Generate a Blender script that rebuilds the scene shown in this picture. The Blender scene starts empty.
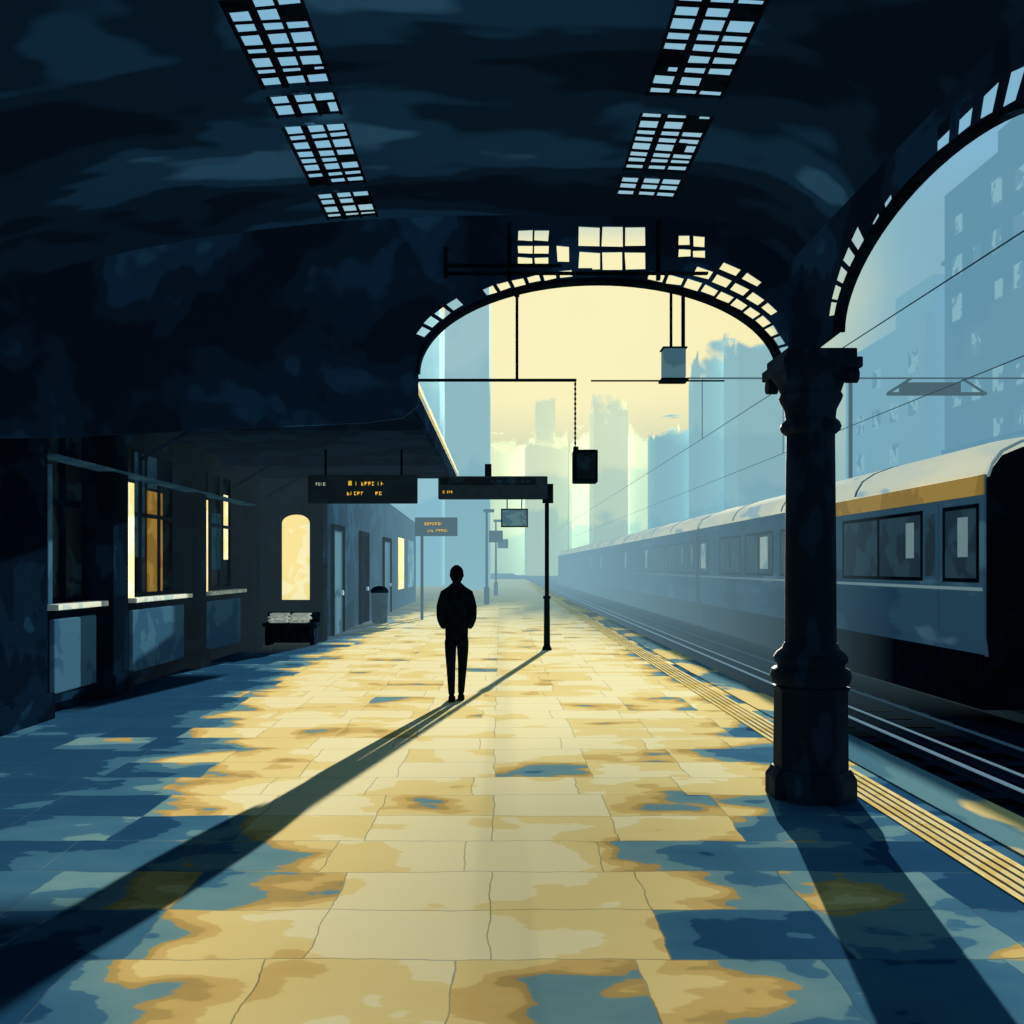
import bpy, bmesh, math, random
from mathutils import Vector, Matrix
random.seed(4)
S = bpy.context.scene
C = S.collection
R = math.radians
try:
    S.view_settings.view_transform = 'Standard'
except Exception: pass

def lin(r, g, b):
    f = lambda c: (c/255/12.92) if c/255 <= .04045 else ((c/255+.055)/1.055)**2.4
    return (f(r), f(g), f(b), 1)

# ------------------------------------------------------------------ materials
class NT:
    def __init__(s, nt): s.nt = nt; nt.nodes.clear()
    def n(s, t, **k):
        o = s.nt.nodes.new(t)
        for a, v in k.items(): setattr(o, a, v)
        return o
    def l(s, a, b): s.nt.links.new(a, b)
    def math(s, op, a, b=None, clamp=False):
        m = s.n('ShaderNodeMath', operation=op); m.use_clamp = clamp
        for i, v in enumerate((a, b)):
            if v is None: continue
            if isinstance(v, (int, float)): m.inputs[i].default_value = v
            else: s.l(v, m.inputs[i])
        return m.outputs[0]
    def ramp(s, fac, stops, interp='LINEAR'):
        r = s.n('ShaderNodeValToRGB'); r.color_ramp.interpolation = interp
        e = r.color_ramp.elements
        while len(e) < len(stops): e.new(1)
        for i, (p, c) in enumerate(stops):
            e[i].position = p; e[i].color = c
        s.l(fac, r.inputs[0]); return r.outputs[0]

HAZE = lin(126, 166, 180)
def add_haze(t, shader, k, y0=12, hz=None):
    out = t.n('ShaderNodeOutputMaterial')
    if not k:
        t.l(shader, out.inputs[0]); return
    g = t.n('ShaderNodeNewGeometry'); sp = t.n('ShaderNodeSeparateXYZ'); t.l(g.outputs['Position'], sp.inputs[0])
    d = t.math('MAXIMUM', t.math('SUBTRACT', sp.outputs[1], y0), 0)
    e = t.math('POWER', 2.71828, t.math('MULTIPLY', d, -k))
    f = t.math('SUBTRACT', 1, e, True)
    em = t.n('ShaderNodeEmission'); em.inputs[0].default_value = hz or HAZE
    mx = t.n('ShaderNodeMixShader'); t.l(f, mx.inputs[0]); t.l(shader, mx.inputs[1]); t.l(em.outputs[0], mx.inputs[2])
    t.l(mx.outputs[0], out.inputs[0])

def mat(name, cols, scale=1.0, rough=.85, haze=0, metal=0, emit=0, stretch=(1, 1, 1), spec=0, y0=12, hz=None, band=(.38, .64), dist=.8, det=3, soft=.016):
    m = bpy.data.materials.new(name); m.use_nodes = True; t = NT(m.node_tree)
    b = t.n('ShaderNodeBsdfPrincipled')
    b.inputs['Roughness'].default_value = rough; b.inputs['Metallic'].default_value = metal
    b.inputs['Specular IOR Level'].default_value = spec
    if len(cols) > 1:
        g = t.n('ShaderNodeNewGeometry'); mp = t.n('ShaderNodeMapping'); mp.inputs['Scale'].default_value = stretch
        t.l(g.outputs['Position'], mp.inputs[0])
        nz = t.n('ShaderNodeTexNoise'); nz.inputs['Scale'].default_value = scale; nz.inputs['Detail'].default_value = det
        nz.inputs['Distortion'].default_value = dist
        t.l(mp.outputs[0], nz.inputs['Vector'])
        stops = []; n = len(cols)
        lo, hi = band
        stops.append((0, cols[0]))
        for i in range(1, n):
            p = lo+(hi-lo)*(i-.5)/(n-1) if n > 2 else .5
            stops.append((max(0, p-soft), cols[i-1])); stops.append((p+soft, cols[i]))
        c = t.ramp(nz.outputs[0], stops)
        t.l(c, b.inputs['Base Color'])
        if emit: t.l(c, b.inputs['Emission Color'])
    else:
        b.inputs['Base Color'].default_value = cols[0]; b.inputs['Emission Color'].default_value = cols[0]
    b.inputs['Emission Strength'].default_value = emit
    add_haze(t, b.outputs[0], haze, y0, hz)
    return m

M = {}
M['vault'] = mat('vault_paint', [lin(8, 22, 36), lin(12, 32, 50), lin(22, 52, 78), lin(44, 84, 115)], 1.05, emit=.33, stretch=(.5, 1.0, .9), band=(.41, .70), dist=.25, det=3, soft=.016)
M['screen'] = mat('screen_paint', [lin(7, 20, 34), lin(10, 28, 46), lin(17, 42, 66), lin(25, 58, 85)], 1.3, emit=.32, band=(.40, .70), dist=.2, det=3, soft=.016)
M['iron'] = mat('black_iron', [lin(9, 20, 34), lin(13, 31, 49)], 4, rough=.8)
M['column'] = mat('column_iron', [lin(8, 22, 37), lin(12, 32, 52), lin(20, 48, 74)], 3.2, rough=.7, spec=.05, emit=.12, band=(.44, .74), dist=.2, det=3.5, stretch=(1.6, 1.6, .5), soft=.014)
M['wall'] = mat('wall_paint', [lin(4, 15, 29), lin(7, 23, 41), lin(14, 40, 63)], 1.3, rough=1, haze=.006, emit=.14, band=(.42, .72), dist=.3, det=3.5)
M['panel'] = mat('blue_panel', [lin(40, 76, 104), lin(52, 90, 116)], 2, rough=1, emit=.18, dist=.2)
M['pale'] = mat('pale_paint', [lin(170, 195, 200), lin(205, 215, 205)], 3, emit=.12)
M['creamlit'] = mat('lit_cream', [lin(250, 228, 155), lin(252, 240, 185)], 2, emit=.9)
M['ochre'] = mat('ochre_glow', [lin(150, 115, 55), lin(176, 136, 66)], 2, emit=.45)
M['glass'] = mat('dark_glass', [lin(10, 27, 42), lin(24, 52, 74)], 2.2, rough=.5, spec=.15, emit=.05)
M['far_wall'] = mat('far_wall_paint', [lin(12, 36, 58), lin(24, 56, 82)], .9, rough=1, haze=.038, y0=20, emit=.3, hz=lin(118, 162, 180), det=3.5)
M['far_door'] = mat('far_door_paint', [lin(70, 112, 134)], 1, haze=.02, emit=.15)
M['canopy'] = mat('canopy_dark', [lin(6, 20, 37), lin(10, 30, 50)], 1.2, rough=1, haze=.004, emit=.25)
M['rim'] = mat('canopy_rim', [lin(200, 215, 205), lin(240, 230, 180)], 2, emit=.35)  # pale glowing colour paints the lit edge of the canopy
M['sign'] = mat('sign_black', [lin(10, 27, 44), lin(15, 36, 56)], 3, haze=.004)
M['sign_far'] = mat('sign_far_paint', [lin(28, 58, 80)], 3, haze=.028)
M['amber'] = mat('amber_led', [lin(228, 190, 60)], 1, emit=.65)
M['whiteled'] = mat('pale_led', [lin(190, 205, 190)], 1, emit=.5)
M['lampblue'] = mat('lamp_glass', [lin(80, 120, 140), lin(100, 140, 155)], 4, emit=.45)
M['ballast'] = mat('ballast', [lin(9, 25, 42), lin(13, 36, 57)], 2.0, haze=.020, y0=14, stretch=(1, .3, 1))
M['ground'] = mat('far_ground', [lin(60, 90, 105), lin(80, 110, 120)], .3, haze=.02)
M['rail'] = mat('rail_steel', [lin(140, 172, 188)], 3, rough=.5, haze=.02, emit=.4, spec=.2)
M['raildark'] = mat('rail_web', [lin(14, 34, 54)], 3, rough=.9, haze=.02, emit=.1)
M['railmid'] = mat('rail_dull', [lin(64, 98, 120)], 3, rough=.9, haze=.02, emit=.2)
M['sleeper'] = mat('sleeper', [lin(12, 29, 46), lin(15, 36, 56)], 3, haze=.022)
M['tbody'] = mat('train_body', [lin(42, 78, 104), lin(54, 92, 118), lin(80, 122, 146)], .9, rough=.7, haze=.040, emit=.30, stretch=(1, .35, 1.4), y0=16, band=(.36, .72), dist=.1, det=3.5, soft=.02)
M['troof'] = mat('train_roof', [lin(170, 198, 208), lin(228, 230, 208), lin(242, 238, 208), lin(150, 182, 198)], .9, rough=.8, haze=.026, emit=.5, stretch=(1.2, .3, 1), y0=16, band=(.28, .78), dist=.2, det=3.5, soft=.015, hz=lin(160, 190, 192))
M['tdark'] = mat('train_dark', [lin(8, 22, 36), lin(12, 30, 48)], 1.2, haze=.040, y0=16)
M['twin'] = mat('train_glass', [lin(28, 58, 82), lin(46, 82, 106)], 1.6, rough=.5, spec=.1, haze=.040, emit=.18, y0=16, dist=.1, det=3.5, soft=.02)
M['twinlit'] = mat('train_glass_lit', [lin(150, 190, 200), lin(205, 220, 205)], 1, rough=.4, haze=.03, emit=.35)
M['tline'] = mat('train_line', [lin(150, 180, 190)], 1, haze=.02, emit=.25)
M['tstripe'] = mat('train_stripe', [lin(172, 136, 64), lin(192, 154, 78)], 1.2, haze=.01, emit=.35)
M['coat'] = mat('dark_cloth', [lin(7, 16, 28), lin(10, 23, 37)], 9)
M['skin'] = mat('skin_shadow', [lin(44, 38, 38)], 9)
M['hair'] = mat('dark_hair', [lin(9, 14, 22)], 9)
M['paper'] = mat('newsprint', [lin(225, 230, 215), lin(190, 205, 205)], 8, emit=.25)
M['bench'] = mat('bench_dark', [lin(12, 30, 46), lin(24, 48, 68)], 4)
M['bin'] = mat('bin_metal', [lin(24, 52, 74), lin(46, 78, 100)], 5, haze=.012, emit=.1)
M['pole_far'] = mat('pole_far_paint', [lin(40, 78, 100)], 1, haze=.026)

def tower_mat(name, c, low=(122, 164, 180), ragged=True, zt=45, em=.80):
    """misty block: bluer and paler low down, roof line dissolving in mist"""
    m = bpy.data.materials.new(name); m.use_nodes = True; t = NT(m.node_tree)
    b = t.n('ShaderNodeBsdfPrincipled'); b.inputs['Roughness'].default_value = 1; b.inputs['Specular IOR Level'].default_value = 0
    g = t.n('ShaderNodeNewGeometry'); sp = t.n('ShaderNodeSeparateXYZ'); t.l(g.outputs['Position'], sp.inputs[0])
    nz = t.n('ShaderNodeTexNoise'); nz.inputs['Scale'].default_value = .09 if ragged else .2; nz.inputs['Detail'].default_value = 3; t.l(g.outputs['Position'], nz.inputs['Vector'])
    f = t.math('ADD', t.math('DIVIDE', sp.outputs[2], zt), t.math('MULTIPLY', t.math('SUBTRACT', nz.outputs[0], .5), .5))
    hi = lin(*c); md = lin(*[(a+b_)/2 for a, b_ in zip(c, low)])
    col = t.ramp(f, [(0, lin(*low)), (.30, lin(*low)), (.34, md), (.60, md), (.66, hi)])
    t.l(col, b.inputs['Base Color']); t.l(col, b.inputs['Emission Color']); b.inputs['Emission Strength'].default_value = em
    out = t.n('ShaderNodeOutputMaterial')
    if ragged:
        n2 = t.n('ShaderNodeTexNoise'); n2.inputs['Scale'].default_value = .13; n2.inputs['Detail'].default_value = 2; t.l(g.outputs['Position'], n2.inputs['Vector'])
        tc = t.n('ShaderNodeTexCoord'); s2 = t.n('ShaderNodeSeparateXYZ'); t.l(tc.outputs['Generated'], s2.inputs[0])
        a = t.math('ADD', s2.outputs[2], t.math('MULTIPLY', t.math('SUBTRACT', n2.outputs[0], .5), .5))
        al = t.ramp(a, [(0, (1, 1, 1, 1)), (.88, (1, 1, 1, 1)), (.93, (0, 0, 0, 1))])
        tr = t.n('ShaderNodeBsdfTransparent'); mx = t.n('ShaderNodeMixShader')
        t.l(al, mx.inputs[0]); t.l(tr.outputs[0], mx.inputs[1]); t.l(b.outputs[0], mx.inputs[2]); t.l(mx.outputs[0], out.inputs[0])
    else: t.l(b.outputs[0], out.inputs[0])
    return m
M['t1'] = tower_mat('tower_pale_blue', (160, 192, 196), (136, 176, 188), False, 30, .78)
M['t2'] = tower_mat('tower_mid', (146, 180, 184), (130, 168, 178), True, 50, .76)
M['t3'] = tower_mat('tower_pale', (212, 216, 186), (166, 190, 180), True, 42, .76)
M['t4'] = tower_mat('tower_right', (106, 150, 170), (116, 158, 174), False, 24, .68)
M['t5'] = tower_mat('tower_right_far', (124, 166, 182), (124, 166, 180), False, 24, .74)
M['tw'] = mat('tower_window', [lin(116, 158, 178), lin(142, 182, 194)], .9, emit=.66)
M['tw2'] = mat('tower_window_dark', [lin(108, 152, 172)], .3, emit=.66)

M['tactile'] = mat('tactile_yellow', [lin(236, 208, 132), lin(246, 224, 160)], 2.0, haze=.012, y0=18, hz=lin(176, 200, 184))
M['coping'] = mat('coping_stone', [lin(76, 120, 140), lin(98, 140, 152), lin(236, 212, 145)], .8, stretch=(1, .5, 1), haze=.012, y0=18, hz=lin(176, 200, 184), band=(.34, .60), det=4, dist=.2)

def floor_material():
    m = bpy.data.materials.new('paving_slabs'); m.use_nodes = True; t = NT(m.node_tree)
    b = t.n('ShaderNodeBsdfPrincipled'); b.inputs['Roughness'].default_value = 1; b.inputs['Specular IOR Level'].default_value = 0
    g = t.n('ShaderNodeNewGeometry'); sp = t.n('ShaderNodeSeparateXYZ'); t.l(g.outputs['Position'], sp.inputs[0])
    nw = t.n('ShaderNodeTexNoise'); nw.inputs['Scale'].default_value = 2.2; nw.inputs['Detail'].default_value = 4; t.l(g.outputs['Position'], nw.inputs['Vector'])
    wob = t.n('ShaderNodeVectorMath', operation='SCALE'); t.l(nw.outputs['Color'], wob.inputs[0]); wob.inputs['Scale'].default_value = .10
    pos = t.n('ShaderNodeVectorMath', operation='ADD'); t.l(g.outputs['Position'], pos.inputs[0]); t.l(wob.outputs[0], pos.inputs[1])
    br = t.n('ShaderNodeTexBrick'); t.l(pos.outputs[0], br.inputs['Vector'])
    br.inputs['Scale'].default_value = 1; br.inputs['Brick Width'].default_value = .82; br.inputs['Row Height'].default_value = .58
    br.inputs['Mortar Size'].default_value = .005; br.inputs['Mortar Smooth'].default_value = .5
    br.inputs['Color1'].default_value = (0, 0, 0, 1); br.inputs['Color2'].default_value = (1, 1, 1, 1); br.inputs['Mortar'].default_value = (.5, .5, .5, 1)
    br.offset = .2; br.offset_frequency = 3
    def noise(scale, st, dist=.6, det=2.5):
        mp = t.n('ShaderNodeMapping'); mp.inputs['Scale'].default_value = st; t.l(g.outputs['Position'], mp.inputs[0])
        nz = t.n('ShaderNodeTexNoise'); nz.inputs['Scale'].default_value = scale; nz.inputs['Detail'].default_value = det; nz.inputs['Distortion'].default_value = dist
        t.l(mp.outputs[0], nz.inputs['Vector']); return nz.outputs[0]
    n1 = t.math('SUBTRACT', noise(.85, (1, 1.2, 1), .2, 2.5), .5)
    n2 = t.math('SUBTRACT', noise(2.2, (1, 2.0, 1), .1, 3), .5)
    rb = t.n('ShaderNodeRGBToBW'); t.l(br.outputs['Color'], rb.inputs[0]); rnd = t.math('SUBTRACT', rb.outputs[0], .5)
    ax = t.math('ABSOLUTE', t.math('ADD', sp.outputs[0], .35))  # position bias paints a sunlit sandy middle and shaded blue sides
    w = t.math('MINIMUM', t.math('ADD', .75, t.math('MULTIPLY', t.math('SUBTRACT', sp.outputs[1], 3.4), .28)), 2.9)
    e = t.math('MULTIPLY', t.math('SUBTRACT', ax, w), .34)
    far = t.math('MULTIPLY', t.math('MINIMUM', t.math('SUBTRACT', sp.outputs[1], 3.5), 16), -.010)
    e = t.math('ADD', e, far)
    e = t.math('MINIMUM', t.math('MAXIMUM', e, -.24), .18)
    lf = t.math('MULTIPLY', t.math('SUBTRACT', -2.8, sp.outputs[0]), .17)  # extra shade painted into the slabs towards the left wall
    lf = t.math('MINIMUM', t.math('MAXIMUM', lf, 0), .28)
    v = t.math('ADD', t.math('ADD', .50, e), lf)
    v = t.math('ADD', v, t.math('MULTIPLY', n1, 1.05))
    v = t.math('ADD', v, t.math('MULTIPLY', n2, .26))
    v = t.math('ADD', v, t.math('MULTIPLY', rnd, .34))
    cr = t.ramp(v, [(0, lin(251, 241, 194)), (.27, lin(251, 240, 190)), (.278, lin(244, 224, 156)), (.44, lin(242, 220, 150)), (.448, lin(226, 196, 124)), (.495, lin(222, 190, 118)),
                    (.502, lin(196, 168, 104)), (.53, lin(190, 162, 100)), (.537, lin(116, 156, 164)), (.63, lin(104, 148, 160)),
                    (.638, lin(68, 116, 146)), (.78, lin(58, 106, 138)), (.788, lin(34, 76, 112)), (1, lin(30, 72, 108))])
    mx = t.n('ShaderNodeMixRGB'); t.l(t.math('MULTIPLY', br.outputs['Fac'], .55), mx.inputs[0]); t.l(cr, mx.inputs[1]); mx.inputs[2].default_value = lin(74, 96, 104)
    t.l(mx.outputs[0], b.inputs['Base Color'])
    add_haze(t, b.outputs[0], .026, 18, lin(166, 195, 188))
    return m
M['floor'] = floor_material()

# ------------------------------------------------------------------ geometry helpers
W = {}
class MB:
    def __init__(s): s.bm = bmesh.new()
    def box(s, x0, x1, y0, y1, z0, z1):
        r = bmesh.ops.create_cube(s.bm, size=1)
        for v in r['verts']:
            v.co = Vector(((x0+x1)/2+v.co.x*(x1-x0), (y0+y1)/2+v.co.y*(y1-y0), (z0+z1)/2+v.co.z*(z1-z0)))
        return s
    def cyl(s, a, b, r0, r1=None, seg=16):
        a = Vector(a); b = Vector(b); d = b-a; L = d.length
        r = bmesh.ops.create_cone(s.bm, cap_ends=True, segments=seg, radius1=r0, radius2=r0 if r1 is None else r1, depth=L)
        mt = Matrix.Translation((a+b)/2) @ d.to_track_quat('Z', 'Y').to_matrix().to_4x4()
        for v in r['verts']: v.co = mt @ v.co
        return s
    def lathe(s, prof, cx, cy, seg=32):
        rings = []
        for r, z in prof:
            ring = []
            for i in range(seg):
                a = 2*math.pi*(i+.5)/seg
                k = 1/math.cos(math.pi/seg) if seg <= 8 else 1
                ring.append(s.bm.verts.new((cx+r*k*math.cos(a), cy+r*k*math.sin(a), z)))
            rings.append(ring)
        for a, b in zip(rings, rings[1:]):
            for i in range(seg):
                j = (i+1) % seg; s.bm.faces.new((a[i], a[j], b[j], b[i]))
        s.bm.faces.new(list(reversed(rings[0]))); s.bm.faces.new(rings[-1])
        return s
    def loft(s, sections):
        rs = [[s.bm.verts.new(p) for p in sec] for sec in sections]
        n = len(rs[0])
        for a, b in zip(rs, rs[1:]):
            for i in range(n):
                j = (i+1) % n; s.bm.faces.new((a[i], a[j], b[j], b[i]))
        s.bm.faces.new(list(reversed(rs[0]))); s.bm.faces.new(rs[-1])
        return s
    def plate(s, outer, holes, th, axis, pos):
        cd = bpy.data.curves.new('tmp', 'CURVE'); cd.dimensions = '2D'; cd.fill_mode = 'BOTH'; cd.extrude = th/2
        for loop in [outer]+list(holes):
            sp = cd.splines.new('POLY'); sp.points.add(len(loop)-1)
            for p, q in zip(sp.points, loop): p.co = (q[0], q[1], 0, 1)
            sp.use_cyclic_u = True
        o = bpy.data.objects.new('tmp', cd); C.objects.link(o)
        dg = bpy.context.evaluated_depsgraph_get(); dg.update()
        me = bpy.data.meshes.new_from_object(o.evaluated_get(dg))
        for v in me.vertices:
            u, w, t = v.co
            v.co = (u, pos+t, w) if axis == 'Y' else (pos+t, u, w)
        s.bm.from_mesh(me)
        bpy.data.objects.remove(o); bpy.data.curves.remove(cd); bpy.data.meshes.remove(me)
        bmesh.ops.remove_doubles(s.bm, verts=s.bm.verts, dist=1e-5)
        return s
    def build(s, name, m, parent=None, bevel=0, smooth=False, base=None):
        bmesh.ops.recalc_face_normals(s.bm, faces=s.bm.faces)
        me = bpy.data.meshes.new(name)
        if parent is not None: org = W[parent.name]
        elif base is not None: org = Vector(base)
        else:
            xs = [v.co.x for v in s.bm.verts]; ys = [v.co.y for v in s.bm.verts]; zs = [v.co.z for v in s.bm.verts]
            org = Vector(((min(xs)+max(xs))/2, (min(ys)+max(ys))/2, min(zs)))
        for v in s.bm.verts: v.co -= org
        s.bm.to_mesh(me); s.bm.free()
        me.materials.append(M[m])
        if smooth:
            for p in me.polygons: p.use_smooth = True
        o = bpy.data.objects.new(name, me); C.objects.link(o)
        if parent is not None: o.parent = parent
        else: o.location = org
        W[o.name] = org.copy()
        if bevel:
            b = o.modifiers.new('bevel', 'BEVEL'); b.width = bevel; b.segments = 2; b.limit_method = 'ANGLE'
        if smooth:
            try: me.set_sharp_from_angle(angle=R(35))
            except Exception: pass
        return o

def thing(name, label, cat, loc, group=None):
    o = bpy.data.objects.new(name, None); C.objects.link(o); o.location = loc
    o.empty_display_size = .2
    o['label'] = label; o['category'] = cat
    if group: o['group'] = group
    W[o.name] = Vector(loc); return o
def tag(o, label, cat, group=None):
    o['label'] = label; o['category'] = cat
    if group: o['group'] = group
    return o
def struct(o, label=None):
    o['kind'] = 'structure'
    if label: o['label'] = label
    return o
def copy_tree(o, loc, skip=()):
    r = o.copy(); C.objects.link(r); r.location = loc
    for ch in [c for c in list(C.objects) if c.parent == o]:
        if ch.name.split('.')[0] in skip: continue
        c = ch.copy(); C.objects.link(c); c.parent = r
        for g in [x for x in list(C.objects) if x.parent == ch]:
            d = g.copy(); C.objects.link(d); d.parent = c
    return r

# ------------------------------------------------------------------ camera
F = 900.0
cam = bpy.data.cameras.new('camera'); co = bpy.data.objects.new('camera', cam); C.objects.link(co)
cam.lens = F/1024*36; cam.sensor_width = 36; cam.clip_end = 900
cam.shift_x = 12/1024; cam.shift_y = 55/1024
co.location = (0, 0, 1.75); co.rotation_euler = (R(90), 0, 0)
S.camera = co

# ------------------------------------------------------------------ sky + sun
w = bpy.data.worlds.new('sky'); S.world = w; w.use_nodes = True
t = NT(w.node_tree)
tc = t.n('ShaderNodeTexCoord')
nz = t.n('ShaderNodeTexNoise'); nz.inputs['Scale'].default_value = 5; nz.inputs['Detail'].default_value = 2; t.l(tc.outputs['Generated'], nz.inputs['Vector'])
dt = t.n('ShaderNodeVectorMath', operation='DOT_PRODUCT'); t.l(tc.outputs['Generated'], dt.inputs[0])
sv = Vector((.09, 1, .27)).normalized(); dt.inputs[1].default_value = sv
nn = t.math('SUBTRACT', nz.outputs[0], .5)
d = t.math('ADD', dt.outputs['Value'], t.math('MULTIPLY', nn, .03))
d = t.math('MULTIPLY', t.math('ADD', d, 1), .5)
q = lambda x: (x+1)/2
c1 = t.ramp(d, [(0, (.02, .045, .07, 1)), (q(0), (.05, .10, .15, 1)), (q(.75), (.12, .25, .34, 1)), (q(.90), lin(120, 166, 190)),
                (q(.95), lin(134, 180, 196)), (q(.972), lin(200, 215, 190)), (q(.983), lin(247, 238, 184)), (1, lin(251, 243, 192))])
sp = t.n('ShaderNodeSeparateXYZ'); t.l(tc.outputs['Generated'], sp.inputs[0])
zf = t.math('ADD', sp.outputs[2], t.math('MULTIPLY', nn, .08))
hf = t.ramp(zf, [(0, (1, 1, 1, 1)), (.04, (.92, .92, .92, 1)), (.12, (.5, .5, .5, 1)), (.19, (0, 0, 0, 1))])
mx = t.n('ShaderNodeMixRGB'); t.l(hf, mx.inputs[0]); t.l(c1, mx.inputs[1]); mx.inputs[2].default_value = lin(156, 190, 186)
hi_ = t.ramp(t.math('ADD', sp.outputs[2], t.math('MULTIPLY', nn, .05)), [(0, (0, 0, 0, 1)), (.335, (0, 0, 0, 1)), (.375, (.9, .9, .9, 1)), (.75, (.9, .9, .9, 1)), (.95, (0, 0, 0, 1))])
back = t.ramp(t.math('ADD', t.math('MULTIPLY', sp.outputs[1], .5), .5), [(0, (.02, .045, .07, 1)), (.6, (.08, .15, .21, 1)), (.8, lin(126, 178, 206)), (1, lin(132, 184, 210))])
m2_ = t.n('ShaderNodeMixRGB'); t.l(hi_, m2_.inputs[0]); t.l(mx.outputs[0], m2_.inputs[1]); t.l(back, m2_.inputs[2])
bg = t.n('ShaderNodeBackground'); t.l(m2_.outputs[0], bg.inputs[0]); bg.inputs[1].default_value = 1.0
ow = t.n('ShaderNodeOutputWorld'); t.l(bg.outputs[0], ow.inputs[0])

sl = bpy.data.lights.new('sun', 'SUN'); so = bpy.data.objects.new('sun', sl); C.objects.link(so)
sl.energy = 15.5; sl.color = (1, .93, .78); sl.angle = .007
el = R(10); dv = Vector((-.19, -.982, 0)).normalized()*math.cos(el); dv.z = -math.sin(el)
so.rotation_euler = dv.to_track_quat('-Z', 'Y').to_euler(); so.location = (10, 60, 20)

# ------------------------------------------------------------------ setting
XE = 3.6
struct(MB().box(-9, XE, -3, 130, -.6, 0).build('floor', 'floor'), 'platform paved with large slabs, sandy sunlight and blue shade painted in')
struct(MB().box(XE, 150, -3, 400, -.75, -.6).build('track_bed', 'ballast'), 'dark ballast track bed below the platform')
struct(MB().box(-120, -9, -3, 400, -.75, -.05).box(-9, XE, 130, 400, -.75, -.1).build('ground', 'ground'), 'ground beyond the station building')
o = MB()
for i in range(5): o.box(2.72+i*.07, 2.765+i*.07, -3, 100, 0, .008)
struct(o.build('trim_1', 'tactile'), 'ribbed yellow tactile warning strip along the platform')
struct(MB().box(3.16, XE+.03, -3, 100, -.1, .012).build('trim_2', 'coping'), 'coping stones of the platform edge')

# vault
def zv(X):
    if X >= 0: return 4.05+.6*math.sqrt(max(0, 1-(X/2.45)**4))
    return 2.95+1.70*math.sqrt(max(0, 1-(X/5.42)**2))
LB = [(4.5, 5.33), (5.42, 5.68), (5.8, 6.7), (6.85, 7.34)]
RB = [(4.3, 5.5), (5.72, 6.55), (6.66, 7.0)]
LX = (-1.40, -1.0); RX = (.90, 1.35)
xs = [-5.4, -5.3, -5.1, -4.8, -4.4, -4, -3.5, -3, -2.5, -2, -1.40, -1.2, -1.0, -.6, -.2, .2, .6, .9, 1.12, 1.35, 1.6, 1.85, 2.05, 2.2, 2.3, 2.38, 2.44]
ys = sorted(set([-1.3, 0, 1.5, 3, 7.44]+[a for b in LB+RB for a in b]))
bm = MB(); grid = {}
for i, x in enumerate(xs):
    for j, y in enumerate(ys): grid[i, j] = bm.bm.verts.new((x, y, zv(x)))
for i in range(len(xs)-1):
    for j in range(len(ys)-1):
        mx_, my_ = (xs[i]+xs[i+1])/2, (ys[j]+ys[j+1])/2
        hole = (LX[0] < mx_ < LX[1] and any(a < my_ < b for a, b in LB)) or (RX[0] < mx_ < RX[1] and any(a < my_ < b for a, b in RB))
        if not hole: bm.bm.faces.new((grid[i, j], grid[i+1, j], grid[i+1, j+1], grid[i, j+1]))
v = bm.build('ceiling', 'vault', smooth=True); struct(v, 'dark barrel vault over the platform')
m_ = v.modifiers.new('solid', 'SOLIDIFY'); m_.thickness = .02; m_.offset = 0
wn = 1
for (bs, xr, side) in ((LB, LX, 'left'), (RB, RX, 'right')):
    for bi, (a, b) in enumerate(bs):
        o = MB(); x0, x1 = xr
        nc = 3
        for k in range(nc+1):
            x = x0+(x1-x0)*k/nc
            wd = .020 if k == 1 else .009
            o.box(x-wd, x+wd, a, b, zv(x)-.016, zv(x)+.004)
        nr = max(2, round((b-a)/.11)); yy = []
        for k in range(nr+1):
            y = a+(b-a)*k/nr+random.uniform(-.02, .02); yy.append(y)
            y2 = y+random.uniform(-.015, .015)
            th = random.choice((.007, .012, .018))
            o.loft([[(x0, y-th, zv(x0)-.006), (x0, y+th, zv(x0)-.006), (x0, y+th, zv(x0)+.004), (x0, y-th, zv(x0)+.004)],
                    [(x1, y2-th, zv(x1)-.006), (x1, y2+th, zv(x1)-.006), (x1, y2+th, zv(x1)+.004), (x1, y2-th, zv(x1)+.004)]])
        for k in range(nr):
            for c_ in range(nc):
                edge = (c_ == 0 or c_ == nc-1)
                if random.random() < (.13 if edge else .03):
                    xa = x0+(x1-x0)*c_/nc; xb = x0+(x1-x0)*(c_+1)/nc
                    if random.random() < .5: xb = (xa+xb)/2
                    o.loft([[(xa, yy[k], zv(xa)-.006), (xa, yy[k+1], zv(xa)-.006), (xa, yy[k+1], zv(xa)+.004), (xa, yy[k], zv(xa)+.004)],
                            [(xb, yy[k], zv(xb)-.006), (xb, yy[k+1], zv(xb)-.006), (xb, yy[k+1], zv(xb)+.004), (xb, yy[k], zv(xb)+.004)]])
        struct(o.build('window_%d' % wn, 'iron'), 'barred roof light in the %s side of the vault' % side); wn += 1

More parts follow.
